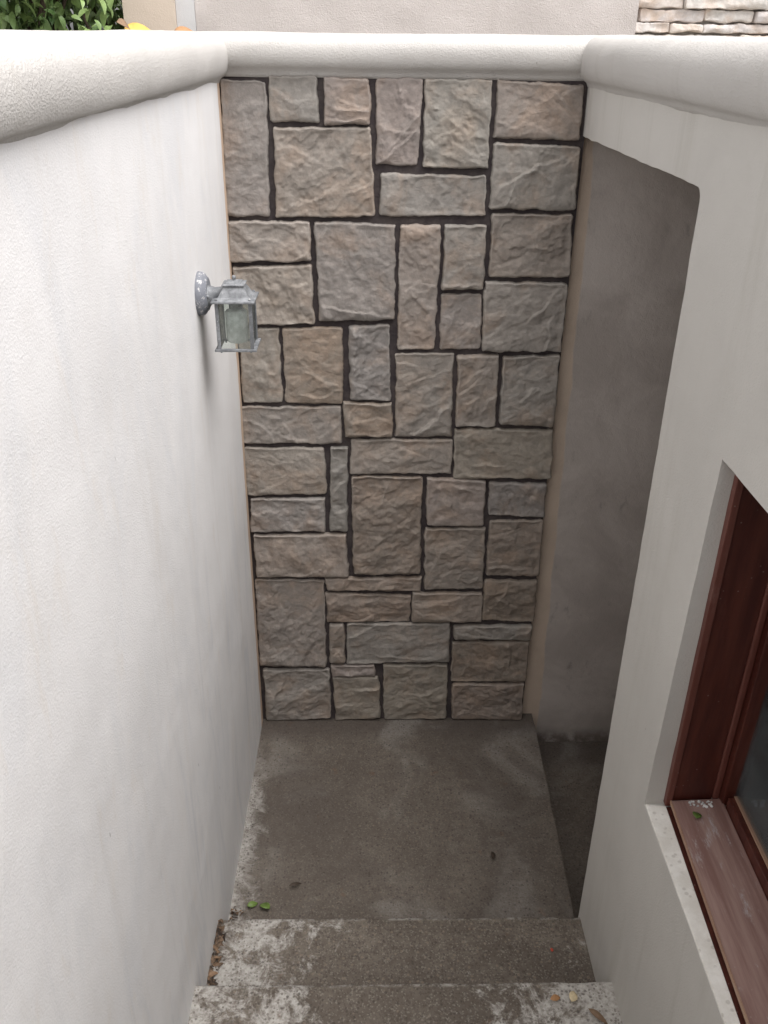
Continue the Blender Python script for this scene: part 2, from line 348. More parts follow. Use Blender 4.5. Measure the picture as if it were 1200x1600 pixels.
STONES = [
    (3, 2464, 139, 2455, 133, 2068, -7, 2067, 'g'),
    (149, 2473, 292, 2475, 296, 2343, 147, 2348, 'b'),
    (311, 2473, 450, 2468, 450, 2339, 310, 2340, 'p'),
    (156, 2331, 452, 2334, 467, 2071, 151, 2066, 't'),
    (467, 2468, 608, 2469, 598, 2227, 470, 2226, 'p'),
    (616, 2469, 819, 2469, 818, 2217, 616, 2221, 'b'),
    (831, 2469, 1090, 2455, 1101, 2303, 832, 2306, 'p'),
    (833, 2294, 1105, 2283, 1109, 2093, 832, 2097, 'b'),
    (485, 2203, 817, 2195, 821, 2075, 484, 2073, 'b'),
    (841, 2083, 1100, 2081, 1115, 1882, 844, 1880, 'p'),
    (-2, 2054, 261, 2055, 260, 1931, -9, 1923, 't'),
    (273, 2055, 533, 2045, 536, 1737, 282, 1729, 'g'),
    (547, 2045, 681, 2046, 673, 1633, 546, 1633, 'p'),
    (693, 2046, 825, 2047, 829, 1842, 691, 1837, 'b'),
    (688, 1824, 824, 1825, 831, 1634, 689, 1631, 'g'),
    (830, 1867, 1109, 1861, 1107, 1628, 836, 1627, 'g'),
    (4, 1908, 259, 1918, 264, 1720, 4, 1715, 't'),
    (8, 1704, 145, 1704, 145, 1438, 6, 1438, 'g'),
    (156, 1704, 359, 1710, 356, 1434, 156, 1436, 'o'),
    (378, 1714, 517, 1719, 525, 1447, 383, 1448, 'b'),
    (540, 1617, 740, 1618, 747, 1313, 545, 1308, 'g'),
    (753, 1613, 896, 1614, 901, 1353, 759, 1350, 't'),
    (910, 1609, 1108, 1615, 1112, 1351, 914, 1358, 'b'),
    (-7, 1418, 353, 1427, 354, 1282, -4, 1281, 'g'),
    (360, 1439, 531, 1437, 536, 1308, 363, 1307, 'o'),
    (384, 1297, 750, 1298, 754, 1163, 381, 1162, 't'),
    (755, 1340, 1113, 1339, 1123, 1143, 762, 1142, 't'),
    (-3, 1264, 289, 1264, 295, 1078, -3, 1070, 'g'),
    (312, 1265, 372, 1265, 369, 924, 301, 924, 'b'),
    (8, 1059, 285, 1062, 287, 921, 2, 918, 'b'),
    (10, 904, 362, 910, 375, 719, 15, 719, 'p'),
    (385, 1152, 646, 1150, 651, 733, 390, 730, 'o'),
    (663, 1147, 880, 1137, 885, 949, 667, 946, 'p'),
    (662, 935, 895, 938, 897, 665, 668, 662, 'p'),
    (893, 1127, 1109, 1122, 1115, 982, 897, 990, 'b'),
    (905, 966, 1111, 968, 1117, 721, 909, 721, 'o'),
    (903, 701, 1111, 700, 1119, 503, 904, 516, 'o'),
    (282, 710, 656, 716, 656, 653, 286, 654, 'o'),
    (281, 642, 616, 629, 616, 507, 283, 502, 'o'),
    (621, 644, 899, 644, 904, 507, 622, 507, 'o'),
    (6, 707, 275, 701, 279, 282, 3, 289, 't'),
    (291, 496, 352, 495, 356, 304, 290, 305, 't'),
    (360, 499, 776, 501, 782, 310, 361, 298, 'b'),
    (789, 488, 1112, 488, 1110, 418, 798, 422, 'b'),
    (791, 403, 1106, 409, 1108, 202, 794, 204, 'o'),
    (798, 190, 1103, 192, 1106, -1, 806, 8, 'o'),
    (13, 269, 289, 268, 290, 10, 18, 1, 'g'),
    (295, 291, 477, 291, 479, 235, 297, 235, 'p'),
    (302, 229, 493, 228, 500, 9, 309, -1, 't'),
    (511, 291, 777, 293, 782, 4, 516, 5, 't'),
]
# ================================================================= the ground and floors (structure)
XR = 1.108
def LX(y): return 0.0152 * min(y, 0)
bm = bmesh.new()
HX0, HX1, HY0, HY1 = -.20, 1.33, -7.0, .22
S = 60
xs = [-S, HX0, HX1, S]; ys = [-S, HY0, HY1, S]
g = [[bm.verts.new((x, y, 2.515)) for y in ys] for x in xs]
for i in range(3):
    for j in range(3):
        if not (i == 1 and j == 1): bm.faces.new((g[i][j], g[i+1][j], g[i+1][j+1], g[i][j+1]))
tag(link('ground', bm, M['terrace'], smooth=False), kind='structure')
def sheet(name, x0, x1, y0, y1, z, mat, amp=.002, step=.03, skirt=.2):
    bm = bmesh.new(); nx = max(2, int((x1-x0)/step)); ny = max(2, int((y1-y0)/step)); G = []
    for i in range(nx+1):
        row = []
        for j in range(ny+1):
            x = x0+(x1-x0)*i/nx; y = y0+(y1-y0)*j/ny
            row.append(bm.verts.new((x, y, z + amp*noise.noise(Vector((x*6, y*6, z*3))) + amp*.4*noise.noise(Vector((x*25, y*25, z))))))
        G.append(row)
    for i in range(nx):
        for j in range(ny): bm.faces.new((G[i][j], G[i+1][j], G[i+1][j+1], G[i][j+1]))
    e = [ed for ed in bm.edges if ed.is_boundary]
    r = bmesh.ops.extrude_edge_only(bm, edges=e)
    for v in r['geom']:
        if isinstance(v, bmesh.types.BMVert): v.co.z = z - skirt
    bmesh.ops.recalc_face_normals(bm, faces=bm.faces)
    return link(name, bm, mat)
o = sheet('floor', -.06, 1.13, -1.30, .10, 0, M['floor'], .004, .02, .35); tag(o, kind='structure')
for v in o.data.vertices:     # right edge of the slab is a little out of square
    w = v.co + o.location
    if w.x > 1.0: v.co.x += .026 * max(0, min(1, (w.y+1.05)/1.0)) * (w.x-1.0)/.13 + .004*noise.noise(Vector((3, w.y*9, 0)))
o = sheet('passage_floor', 1.0, 3.0, -1.4, .12, -.16, M['floor'], .004, .05, .1); tag(o, kind='structure')

# ================================================================= staircase
st = empty('staircase', (.55, -1.1, 0), 'worn grey concrete steps with pale lime patches leading down to the landing', 'stairs')
RIS, TR = .1578, .327
for n in range(1, 17):
    y1 = -1.0914 - TR*(n-1); z = RIS*n
    x0, x1 = -.045, XR + .012
    bm = bmesh.new(); NX = 60
    rows = []
    prof = [(y1-.004, z-RIS-.05), (y1-.001, z-.06), (y1, z-.012), (y1-.0035, z-.0025), (y1-.012, z), (y1-.06, z-.001), (y1-.12, z), (y1-.2, z), (y1-.27, z+.001), (y1-TR-.05, z+.001), (y1-TR-.05, z-RIS-.05)]
    for i in range(NX+1):
        x = x0+(x1-x0)*i/NX; row = []
        for k, (yy, zz) in enumerate(prof):
            a = .0035 if k in (1, 2, 3, 4) else .0015
            chip = max(0, noise.noise(Vector((x*9, n*5.1, 0)))-.35)*.03 if k in (2, 3) else 0
            row.append(bm.verts.new((x, yy + a*noise.noise(Vector((x*14, n*3.3, k*.2))) - chip, zz + (a*.7*noise.noise(Vector((x*11, n*7.7, yy*9))) - chip*.6 if k > 0 and k < 10 else 0))))
        rows.append(row)
    for i in range(NX):
        for k in range(len(prof)-1): bm.faces.new((rows[i][k], rows[i+1][k], rows[i+1][k+1], rows[i][k+1]))
    bm.faces.new(rows[0]); bm.faces.new(rows[-1][::-1])
    bmesh.ops.recalc_face_normals(bm, faces=bm.faces)
    link('step', bm, M['steps'], st)

# ================================================================= coping profile
def coping(name, parent, a, b, inward, ztop, zbot, width=.30, bulge=.034, drop=0.0):
    """rounded cast cap running a->b (xy); inward = unit xy vector out over the stairwell"""
    a = Vector((*a, 0)); b = Vector((*b, 0)); n = Vector((*inward, 0)); L = (b-a).length
    pf = [(-.03, zbot-.022), (-.004, zbot-.022), (.0015, zbot-.012), (.006, zbot-.003)]
    h = ztop - zbot
    for k in range(2, 15):
        th = -math.pi/2 + math.pi*k/14*.98
        sx = math.copysign(abs(math.cos(th))**.85, math.cos(th)); sz = math.copysign(abs(math.sin(th))**.9, math.sin(th))
        pf.append((.002 + (bulge-.002)*sx if th < 0 else -.035 + (bulge+.035)*sx, zbot + h/2 + h/2*sz))
    pf += [(-.06, ztop+.001), (-.12, ztop+.003), (-width+.02, ztop), (-width, ztop-.015), (-width, zbot-.004)]
    N = int(L/.03); bm = bmesh.new(); rows = []
    dr = (b-a)/L
    for i in range(N+1):
        s = L*i/N; row = []
        for (px, pz) in pf:
            c = a + dr*s + n*px; c.z = pz + (drop*max(-1, min(0, c.y/1.8)) if pz > zbot else 0)
            q = Vector((c.x*4, c.y*4, c.z*5)); d = .005*noise.noise(q) + .0018*noise.noise(q*5)
            c += n*d; c.z += .6*d
            row.append(bm.verts.new(c))
        rows.append(row)
    for i in range(N):
        for k in range(len(pf)-1): bm.faces.new((rows[i][k], rows[i+1][k], rows[i+1][k+1], rows[i][k+1]))
        bm.faces.new((rows[i][-1], rows[i+1][-1], rows[i+1][0], rows[i][0]))
    bm.faces.new(rows[0]); bm.faces.new(rows[-1])
    bmesh.ops.recalc_face_normals(bm, faces=bm.faces)
    return link(name, bm, M['coping'], parent)
ZB = 2.466
# ================================================================= left wall
lw = empty('stucco_wall', (-.1, -3, 0), 'long white stucco wall carrying the lantern, with a rounded cap', 'wall')
bm = bmesh.new(); NY, NZ = 150, 60; G = []
for j in range(NY+1):
    y = .15 - 7.15*j/NY; row = []
    for k in range(NZ+1):
        z = -.3 + (ZB+.3)*k/NZ
        row.append(bm.verts.new((LX(y) + .0035*noise.noise(Vector((y*1.7, z*1.7, 1))) + .0012*noise.noise(Vector((y*8, z*6, 4))), y, z)))
    G.append(row)
for j in range(NY):
    for k in range(NZ): bm.faces.new((G[j][k], G[j+1][k], G[j+1][k+1], G[j][k+1]))
r = bmesh.ops.extrude_edge_only(bm, edges=[e for e in bm.edges if e.is_boundary])
for v in r['geom']:
    if isinstance(v, bmesh.types.BMVert): v.co.x = -.26
bm.faces.new([bm.verts.new(p) for p in ((-.26, .15, -.3), (-.26, -7, -.3), (-.26, -7, ZB), (-.26, .15, ZB))])
bmesh.ops.recalc_face_normals(bm, faces=bm.faces)
link('wall_body', bm, M['white'], lw)
coping('coping', lw, (LX(-7)+.002, -7), (.002, .26), (1, 0), 2.586, ZB, .30, .036, .011)

# ================================================================= back wall with the facing stones
bw = empty('stone_wall', (.55, .1, 0), 'end wall faced with mottled grey and tan stones in dark joints, under a rounded cap', 'wall')
bxo('wall_body', M['passage'], bw, -.25, 3.0, .040, .28, -.35, ZB)
bm = bmesh.new(); quadprism(bm, (-.02, .014, -.012), (1.106, .014, -.012), (1.115, .014, ZB+.03), (-.02, .014, ZB+.03), (0, .03, 0))
link('mortar_bed', bm, M['mortar'], bw, smooth=False)
coping('coping', bw, (-.24, .006), (1.36, .006), (0, -1), 2.585, ZB+.024, .28, .036)
TINT = {'g': (.325, .298, .270), 'b': (.298, .284, .262), 'p': (.338, .292, .260), 't': (.326, .290, .250), 'o': (.290, .238, .192)}
def stone(quad, col, parent, mat, plane_y=0.0, back=.020, thick=.023, step=.0036, er=.008, rough=1.0, name='stone', cr=.006, grow=0.0):
    P = [Vector((quad[i], 0, quad[i+1])) for i in (0, 2, 4, 6)]      # TL TR BR BL
    W = ((P[1]-P[0]).length + (P[2]-P[3]).length)/2; H = ((P[0]-P[3]).length + (P[1]-P[2]).length)/2
    cen = (P[0]+P[1]+P[2]+P[3])/4
    P = [p_ + Vector((math.copysign(grow, p_.x-cen.x), 0, math.copysign(grow, p_.z-cen.z))) for p_ in P]
    def lines(L):
        e = [0, .0012, .003, .0055, .009]
        n = max(2, int((L-.018)/step)); mid = [.009 + (L-.018)*i/n for i in range(1, n)]
        return e + mid + [L-x for x in e[::-1]]
    us, vs = lines(W), lines(H)
    sd = random.uniform(0, 100); th = thick*random.uniform(.8, 1.25); tx = random.uniform(-.03, .03)*rough; tz = random.uniform(-.05, .02)*rough
    cr_ = cr*random.uniform(.7, 1.8); amp = random.uniform(.7, 1.3)*rough
    scarps = []
    for _ in range(random.choice((1, 2, 3, 4, 5))):
        a_ = math.radians(random.gauss(-90, 38)); sx_ = random.uniform(-.45, .45)*W; sz_ = random.uniform(-.42, .45)*H
        scarps.append((sx_, sz_, math.cos(a_), math.sin(a_), random.uniform(.003, .0085)*rough, random.uniform(.02, .06), random.uniform(.025, .11)))
    lev = random.choice((2.5, 3.5, 4.5)); ang = random.uniform(0, math.pi); ca, sa = math.cos(ang), math.sin(ang)
    bm = bmesh.new(); G = []
    for u in us:
        row = []
        for v in vs:
            x = u - W/2; z = v - H/2
            e = min(u, W-u, v, H-v)
            # rounded corner
            qx, qz = abs(x)-(W/2-cr_), abs(z)-(H/2-cr_)
            if qx > 0 and qz > 0:
                k = max(qx, qz)/math.hypot(qx, qz); x = math.copysign(W/2-cr_+qx*k, x); z = math.copysign(H/2-cr_+qz*k, z)
            wt = max(0, 1-e/.035)
            s, t = x/W+.5, z/H+.5
            p = (P[3]*(1-s)+P[2]*s)*(1-t) + (P[0]*(1-s)+P[1]*s)*t
            q = Vector((p.x, sd, p.z))
            p = p + Vector((noise.noise(q*24)*.006 + noise.noise(q*90)*.0018, 0, noise.noise(q*24+Vector((50, 0, 0)))*.006 + noise.noise(q*90+Vector((9, 3, 0)))*.0018))*wt
            ee = min(1, e/er); hgt = th*(1-(1-ee)**2.4)**(1/2.4)
            # split face: broad swells, broken ledges, fine chips
            qa = Vector((p.x*ca+p.z*sa, sd, (-p.x*sa+p.z*ca)*1.5))
            f = noise.fractal(qa*7, .9, 2.0, 4)
            tt = (f+1)*lev; fl = math.floor(tt); fr = tt-fl; fr = 0 if fr < .72 else ((fr-.72)/.28)**1.2
            ter = (fl+fr)/lev - 1
            rid = 1-abs(noise.noise(qa*16+Vector((7, 7, 7))))*2
            fine = noise.fractal(q*34, .8, 2.1, 3)
            sc_ = 0
            lx, lz = (s-.5)*W, (t-.5)*H; wv = .022*noise.fractal(q*9, .8, 2.1, 3)
            for (ox, oz, nx_, nz_, A_, dec, half) in scarps:
                dx_, dz_ = lx-ox, lz-oz; sd_ = dx_*nx_ + dz_*nz_ + wv; al = (-dx_*nz_ + dz_*nx_)/half
                if sd_ > -.002 and abs(al) < 1.6:
                    r_ = min(1, (sd_+.002)/.0045); r_ = r_*r_*(3-2*r_)
                    sc_ += A_*r_*math.exp(-max(0, sd_)/dec)*math.exp(-al**4*.6)
            d = amp*(.0070*ter + .0028*f + .0014*rid + .0018*fine) + sc_ - .003 + tx*(s-.5)*W + tz*(t-.5)*H
            k = min(1, e/.020); k = k*k*(3-2*k)*.75 + .25*ee
            yy = plane_y + back - hgt - d*k
            if ee >= 1: yy = min(yy, plane_y + back - .012)
            row.append(bm.verts.new((p.x, yy, p.z)))
        G.append(row)
    for i in range(len(us)-1):
        for j in range(len(vs)-1): bm.faces.new((G[i][j], G[i+1][j], G[i+1][j+1], G[i][j+1]))
    bmesh.ops.recalc_face_normals(bm, faces=bm.faces)
    c = sum((f.normal.y for f in bm.faces))
    if c > 0: bmesh.ops.reverse_faces(bm, faces=bm.faces)
    o = link(name, bm, mat, parent)
    j = [random.uniform(.90, 1.08)]*3
    o.color = (col[0]*j[0], col[1]*j[1]*random.uniform(.99, 1.01), col[2]*j[2]*random.uniform(.97, 1.03), 1)
    return o
TINT = {k: tuple((a_*.68 + b_*.32)*.95 for a_, b_ in zip(v, (.322, .287, .256))) for k, v in TINT.items()}
for q in STONES:
    stone([v/1000 for v in q[:8]], TINT[q[8]], bw, M['stone'], grow=.0013)

# ================================================================= right wall: passage opening, window opening
rw = empty('stucco_wall', (1.2, -3, 0), 'pale grey stucco house wall with a passage opening and a wooden window', 'wall')
def wob(pts, amp=.003, step=.03, closed=True):
    out = []
    n = len(pts)
    for i in range(n if closed else n-1):
        a = Vector((*pts[i], 0)); b = Vector((*pts[(i+1) % n], 0)); L = (b-a).length; k = max(1, min(60, int(L/step))) if L < 2.6 else 1
        for j in range(k):
            p = a.lerp(b, j/k)
            if 0 < j: p += Vector((noise.noise(p*13)*amp, noise.noise(p*13+Vector((5, 5, 5)))*amp, 0))
            out.append((p.x, p.y))
    return out
# (y, z) outline, passage cut out of the far lower corner with a rounded top corner
outer = [(-7, -.3), (-7, ZB), (.10, ZB), (.10, 2.313)]
lint = wob([(.10, 2.313), (-1.074, 2.318)], .004, closed=False)[1:]
arc = [(-1.074-.024*math.sin(a), 2.291+.026*math.cos(a)) for a in (0.01, .3, .6, .9, 1.2, 1.55)]
jamb = wob([(-1.098, 2.26), (-1.080, .10), (-1.080, -.3)], .004, closed=False)[1:]
WJ = [(-1.445, 1.883), (-1.405, .958), (-2.70, .958), (-2.70, 1.883)]
def zl(y): return .958 + (1.06-.958)*(-1.405-y)/1.295
hole = wob(WJ, .003, .05)
bm = bmesh.new()
loops = []
for lp in (outer + lint + arc + [(-1.098, 2.26)] + jamb + [(-1.080, -.3)], hole):
    vs = [bm.verts.new((XR, y, z)) for y, z in lp]
    loops += [bm.edges.new((vs[i], vs[(i+1) % len(vs)])) for i in range(len(vs))]
bmesh.ops.triangle_fill(bm, edges=loops, use_beauty=True)
bmesh.ops.subdivide_edges(bm, edges=[e for e in bm.edges if e.calc_length() > .5], cuts=3, use_grid_fill=False)
r = bmesh.ops.extrude_face_region(bm, geom=bm.faces[:])
for v in r['geom']:
    if isinstance(v, bmesh.types.BMVert): v.co.x = XR + .24
bmesh.ops.recalc_face_normals(bm, faces=bm.faces)
link('wall_body', bm, M['grey'], rw, smooth=False, bevel=.006)
coping('coping', rw, (XR-.002, .26), (XR-.002, -7), (-1, 0), 2.587, ZB, .30, .036, .009)
# the window: wooden box frame, sash, sill, glass
wf = bpy.data.objects.new('window', None); C.objects.link(wf); wf.parent = rw
WORLD[wf.name] = Vector((1.2, -2.0, 1.4)); wf.location = Vector((1.2, -2.0, 1.4)) - Vector(rw.location)
YB = -2.66
def YJ(z): return -1.414 - (z-.965)*.046          # the far jamb leans a little
def jslab(bm, xa, xb, z0, z1, proud, deep=.06, xs=-.014):
    """upright piece against the far jamb; it leans with the opening"""
    f = lambda x, z: x + xs*(z-.965)/.9
    quadprism(bm, (f(xa, z0), YJ(z0)-proud, z0), (f(xa, z1), YJ(z1)-proud, z1), (f(xb, z1), YJ(z1)-proud, z1), (f(xb, z0), YJ(z0)-proud, z0), (0, deep, 0))
bm = bmesh.new()
jslab(bm, 1.1675, 1.262, .968, 1.872, .000)
box(bm, 1.158, 1.258, YB-.05, YB, .968, 1.872); box(bm, 1.158, 1.258, YB-.02, -1.44, 1.864, 1.91)
link('frame', bm, M['wood'], wf, smooth=False, bevel=.002)
bm = bmesh.new(); jslab(bm, 1.152, 1.1672, .966, 1.870, .006)
box(bm, 1.1385, 1.1535, YB, -1.4575, 1.8575, 1.90)
link('casing', bm, M['wood_light'], wf, smooth=False, bevel=.0015)
bm = bmesh.new(); jslab(bm, 1.2625, 1.278, .985, 1.868, .004); box(bm, 1.2585, 1.270, YB, -1.465, 1.856, 1.90)
link('stop_bead', bm, M['wood_light'], wf, smooth=False, bevel=.004)
bm = bmesh.new()
jslab(bm, 1.2785, 1.328, .985, 1.88, .022, .08)
box(bm, 1.271, 1.318, YB, YB+.05, .988, 1.88)
quadprism(bm, (1.2835, -1.446, .986), (1.270, YB+.05, .986), (1.316, YB+.05, .986), (1.326, -1.446, .986), (0, 0, .034))
box(bm, 1.271, 1.314, YB+.05, -1.49, 1.835, 1.88)
link('sash', bm, M['wood'], wf, smooth=False, bevel=.002)
bm = bmesh.new(); quadprism(bm, (1.297, -1.4465, 1.0205), (1.284, YB+.05, 1.0205), (1.3155, YB+.05, 1.0205), (1.3255, -1.4465, 1.0205), (0, 0, .004))
link('glazing_bead', bm, M['arris'], wf, smooth=False, bevel=.001)
bm = bmesh.new(); box(bm, 1.3030, 1.3065, YB+.045, -1.43, 1.01, 1.85); link('pane', bm, M['glass'], wf, smooth=False)
bm = bmesh.new()     # plaster ledge outside the board, brighter and speckled
quadprism(bm, (XR+.0015, -1.408, .9605), (XR+.0015, -2.69, .9605), (1.1095, -2.69, .966), (1.1545, -1.419, .966), (0, 0, -.02))
link('outer_sill', bm, M['outersill'], wf, smooth=False, bevel=.002)
bm = bmesh.new()     # dark strip added under the board, stands in for the shadow in the gap
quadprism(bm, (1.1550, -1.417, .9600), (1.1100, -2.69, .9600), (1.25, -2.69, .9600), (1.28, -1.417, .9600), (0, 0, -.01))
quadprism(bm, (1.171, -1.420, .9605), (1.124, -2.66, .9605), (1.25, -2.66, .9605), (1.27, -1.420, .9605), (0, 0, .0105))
link('sill_gap_shade', bm, M['wood'], wf, smooth=False)
bm = bmesh.new()     # weathered sill board
quadprism(bm, (1.1640, -1.4205, .985), (1.1180, YB, .985), (1.2695, YB, .991), (1.2830, -1.4205, .991), (0, 0, -.013)); link('sill', bm, M['sillwood'], wf, smooth=False, bevel=.002)
bm = bmesh.new()
quadprism(bm, (1.1610, -1.4215, .9865), (1.1150, YB+.001, .9865), (1.1176, YB+.001, .9865), (1.1636, -1.4215, .9865), (0, 0, -.010)); link('sill_edge', bm, M['arris'], wf, smooth=False)
# rooms behind the openings
bm = bmesh.new(); box(bm, 1.35, 4.5, -5.2, -1.25, .2, 2.40)
bmesh.ops.recalc_face_normals(bm, faces=bm.faces); bmesh.ops.reverse_faces(bm, faces=bm.faces)
bm.faces.ensure_lookup_table()
for f in [f for f in bm.faces if abs(f.calc_center_median().x-1.35) < .01]: bm.faces.remove(f)
tag(link('interior', bm, M['room'], smooth=False), kind='structure')
pw = empty('passage_wall', (2, -1.2, -.3), 'dark stucco side and roof of the passage behind the opening', 'wall')
bxo('wall_body', M['passage'], pw, 1.349, 3.0, -1.24, -1.10, -.3, 2.33)
bxo('end_panel', M['passage'], pw, 3.001, 3.12, -1.24, .28, -.3, 2.33)
bxo('roof_slab', M['passage'], pw, 1.349, 3.12, -1.24, .038, 2.331, 2.46)

# ================================================================= lantern on the left wall
LY = -.565
lt = empty('wall_lantern', (0, LY, 1.95), 'small weathered grey metal lantern on a curved arm on the white wall', 'lantern')
def disc(bm, prof, cx, cy, cz, seg=40, oval=1.0):     # axis along +x; prof = (x, r)
    rings = []
    for (px, pr) in prof:
        rings.append([bm.verts.new((cx+px, cy+pr*math.cos(a*2*math.pi/seg), cz+pr*oval*math.sin(a*2*math.pi/seg))) for a in range(seg)])
    for i in range(len(rings)-1):
        for k in range(seg): bm.faces.new((rings[i][k], rings[i][(k+1) % seg], rings[i+1][(k+1) % seg], rings[i+1][k]))
    bm.faces.new(rings[0]); bm.faces.new(rings[-1])
    bmesh.ops.recalc_face_normals(bm, faces=bm.faces)
x0 = LX(LY)-.004
bm = bmesh.new(); disc(bm, [(0, .056), (.004, .0585), (.016, .057), (.022, .053), (.026, .046), (.030, .043), (.031, .040), (.030, .030)], x0, LY, 1.966, oval=1.0)
bp = link('backplate', bm, M['metalpaint'], lt)
bm = bmesh.new(); tube(bm, [(x0+.027, LY, 1.962), (x0+.036, LY, 1.963), (x0+.052, LY, 1.966), (x0+.075, LY, 1.971), (x0+.10, LY, 1.974)], [.032, .025, .018, .0150, .0145], 20)
link('arm', bm, M['metal'], lt)
for sy in (-1, 1):
    bm = bmesh.new(); bmesh.ops.create_uvsphere(bm, u_segments=12, v_segments=8, radius=.0045, matrix=Matrix.Translation((x0+.033, LY+sy*.034, 1.966))); link('screw', bm, M['metal'], bp)
LXc = .088; HW = .0505; zb, zt = 1.825, 1.953     # lantern centre x, half width
def ring_box(bm, hw, z0, z1): box(bm, LXc-hw, LXc+hw, LY-hw, LY+hw, z0, z1)
for sx in (-1, 1):
    for sy in (-1, 1):
        bm = bmesh.new(); cx, cy = LXc+sx*(HW-.003), LY+sy*(HW-.003)
        # L-shaped corner bar
        box(bm, min(cx, cx-sx*.0065)-.0015, max(cx, cx-sx*.0065)+.0015, cy-.0014, cy+.0014, zb+.003, zt)
        box(bm, cx-.0014-sx*.0003, cx+.0014-sx*.0003, min(cy-sy*.0016, cy-sy*.0065), max(cy-sy*.0016, cy-sy*.0065), zb+.003, zt)
        link('corner_bar', bm, M['metal'], lt, smooth=False)
bm = bmesh.new()
for s in (-1, 1):     # bottom rim: open frame
    box(bm, LXc-HW-.006, LXc+HW+.006, LY+s*(HW-.001)-.006, LY+s*(HW-.001)+.006, zb-.003, zb+.003)
    box(bm, LXc+s*(HW-.001)-.006, LXc+s*(HW-.001)+.006, LY-HW+.005, LY+HW-.005, zb-.0028, zb+.0028)
rim = link('bottom_rim', bm, M['metal'], lt, smooth=False, bevel=.001)
for sx in (-1, 1):
    for sy in (-1, 1):
        bm = bmesh.new(); bmesh.ops.create_uvsphere(bm, u_segments=12, v_segments=8, radius=.0032, matrix=Matrix.Translation((LXc+sx*.040, LY+sy*.046, zb-.005))); link('foot', bm, M['metal'], rim)
bm = bmesh.new()     # roof: rim plate, tapering hip roof, stepped cap
def loft(bm, secs):
    rs = []
    for hw, z in secs: rs.append([bm.verts.new((LXc+a*hw, LY+b*hw, z)) for a, b in ((-1, -1), (1, -1), (1, 1), (-1, 1))])
    for i in range(len(rs)-1):
        for k in range(4): bm.faces.new((rs[i][k], rs[i][(k+1) % 4], rs[i+1][(k+1) % 4], rs[i+1][k]))
    bm.faces.new(rs[0]); bm.faces.new(rs[-1]); bmesh.ops.recalc_face_normals(bm, faces=bm.faces)
loft(bm, [(HW-.004, zt-.003), (HW+.007, zt), (HW+.007, zt+.005), (HW-.004, zt+.007), (HW-.010, zt+.012), (.034, zt+.024), (.0265, zt+.036), (.0265, zt+.038)])
rf = link('roof', bm, M['metal'], lt, smooth=False, bevel=.0008)
bm = bmesh.new(); loft(bm, [(.0235, zt+.038), (.030, zt+.0395), (.030, zt+.0425), (.022, zt+.044), (.020, zt+.047), (.013, zt+.049)]); link('cap', bm, M['metal'], rf, smooth=False, bevel=.0006)
bm = bmesh.new(); bmesh.ops.create_uvsphere(bm, u_segments=14, v_segments=10, radius=.006, matrix=Matrix.Translation((LXc, LY, zt+.057)))
tube(bm, [(LXc, LY, zt+.048), (LXc, LY, zt+.054)], [.004, .003], 10); link('finial', bm, M['metal'], rf)
for sx in (-1, 1):
    for sy in (-1, 1):
        bm = bmesh.new(); bmesh.ops.create_uvsphere(bm, u_segments=12, v_segments=8, radius=.0038, matrix=Matrix.Translation((LXc+sx*.044, LY+sy*.048, zt+.0085))); link('rivet', bm, M['metal'], rf)
for k, (dx, dy) in enumerate(((0, -1), (0, 1), (1, 0), (-1, 0))):
    bm = bmesh.new(); h = HW-.008
    if dx == 0: box(bm, LXc-HW+.006, LXc+HW-.006, LY+dy*h-.0008, LY+dy*h+.0008, zb+.0035, zt-.0035)
    else: box(bm, LXc+dx*h-.0008, LXc+dx*h+.0008, LY-HW+.0095, LY+HW-.0095, zb+.0035, zt-.0035)
    link('glass_pane', bm, M['lampglass'], lt, smooth=False)
bm = bmesh.new(); tube(bm, [(LXc, LY, zt-.003), (LXc, LY, zt-.026)], [.020, .018], 20); link('socket', bm, M['socket'], lt)
bm = bmesh.new(); tube(bm, [(LXc, LY, zt-.0265), (LXc, LY, zt-.03), (LXc, LY, zt-.035), (LXc, LY, zb+.02), (LXc, LY, zb+.012), (LXc, LY, zb+.010)], [.014, .026, .030, .030, .027, .012], 24); link('bulb', bm, M['bulb'], lt)

# ================================================================= things behind the caps
hw_ = empty('rendered_wall', (.6, .7, 2.5), 'rough pinkish grey rendered wall rising straight behind the end cap', 'wall')
def rough_panel(name, mat, parent, x0, x1, y0, y1, z0, z1, amp=.008, sc_=9):
    bm = bmesh.new(); nx = int((x1-x0)/.03)+1; nz = min(90, int((z1-z0)/.03)+1); G = []
    for i in range(nx+1):
        row = []
        for k in range(nz+1):
            x = x0+(x1-x0)*i/nx; z = z0+(z1-z0)*k/nz
            row.append(bm.verts.new((x, y0 - amp*noise.noise(Vector((x*sc_, z*sc_, y0))), z)))
        G.append(row)
    for i in range(nx):
        for k in range(nz): bm.faces.new((G[i][k], G[i+1][k], G[i+1][k+1], G[i][k+1]))
    r = bmesh.ops.extrude_edge_only(bm, edges=[e for e in bm.edges if e.is_boundary])
    for v in r['geom']:
        if isinstance(v, bmesh.types.BMVert): v.co.y = y1
    bm.faces.new([bm.verts.new(p) for p in ((x0, y1, z0), (x1, y1, z0), (x1, y1, z1), (x0, y1, z1))])
    bmesh.ops.recalc_face_normals(bm, faces=bm.faces)
    return link(name, bm, mat, parent)
rough_panel('wall_body', M['backwall'], hw_, -.137, 1.36, .50, .80, 2.45, 2.95)
rough_panel('corner_band', M['pale'], hw_, -.200, -.138, .492, .79, 2.45, 2.95, .002)
pl = rough_panel('pillar', M['tan'], None, -.372, -.201, .470, .70, 2.45, 3.0, .002)
tag(pl, 'smooth tan rendered pillar beside the leafy shrub', 'pillar')
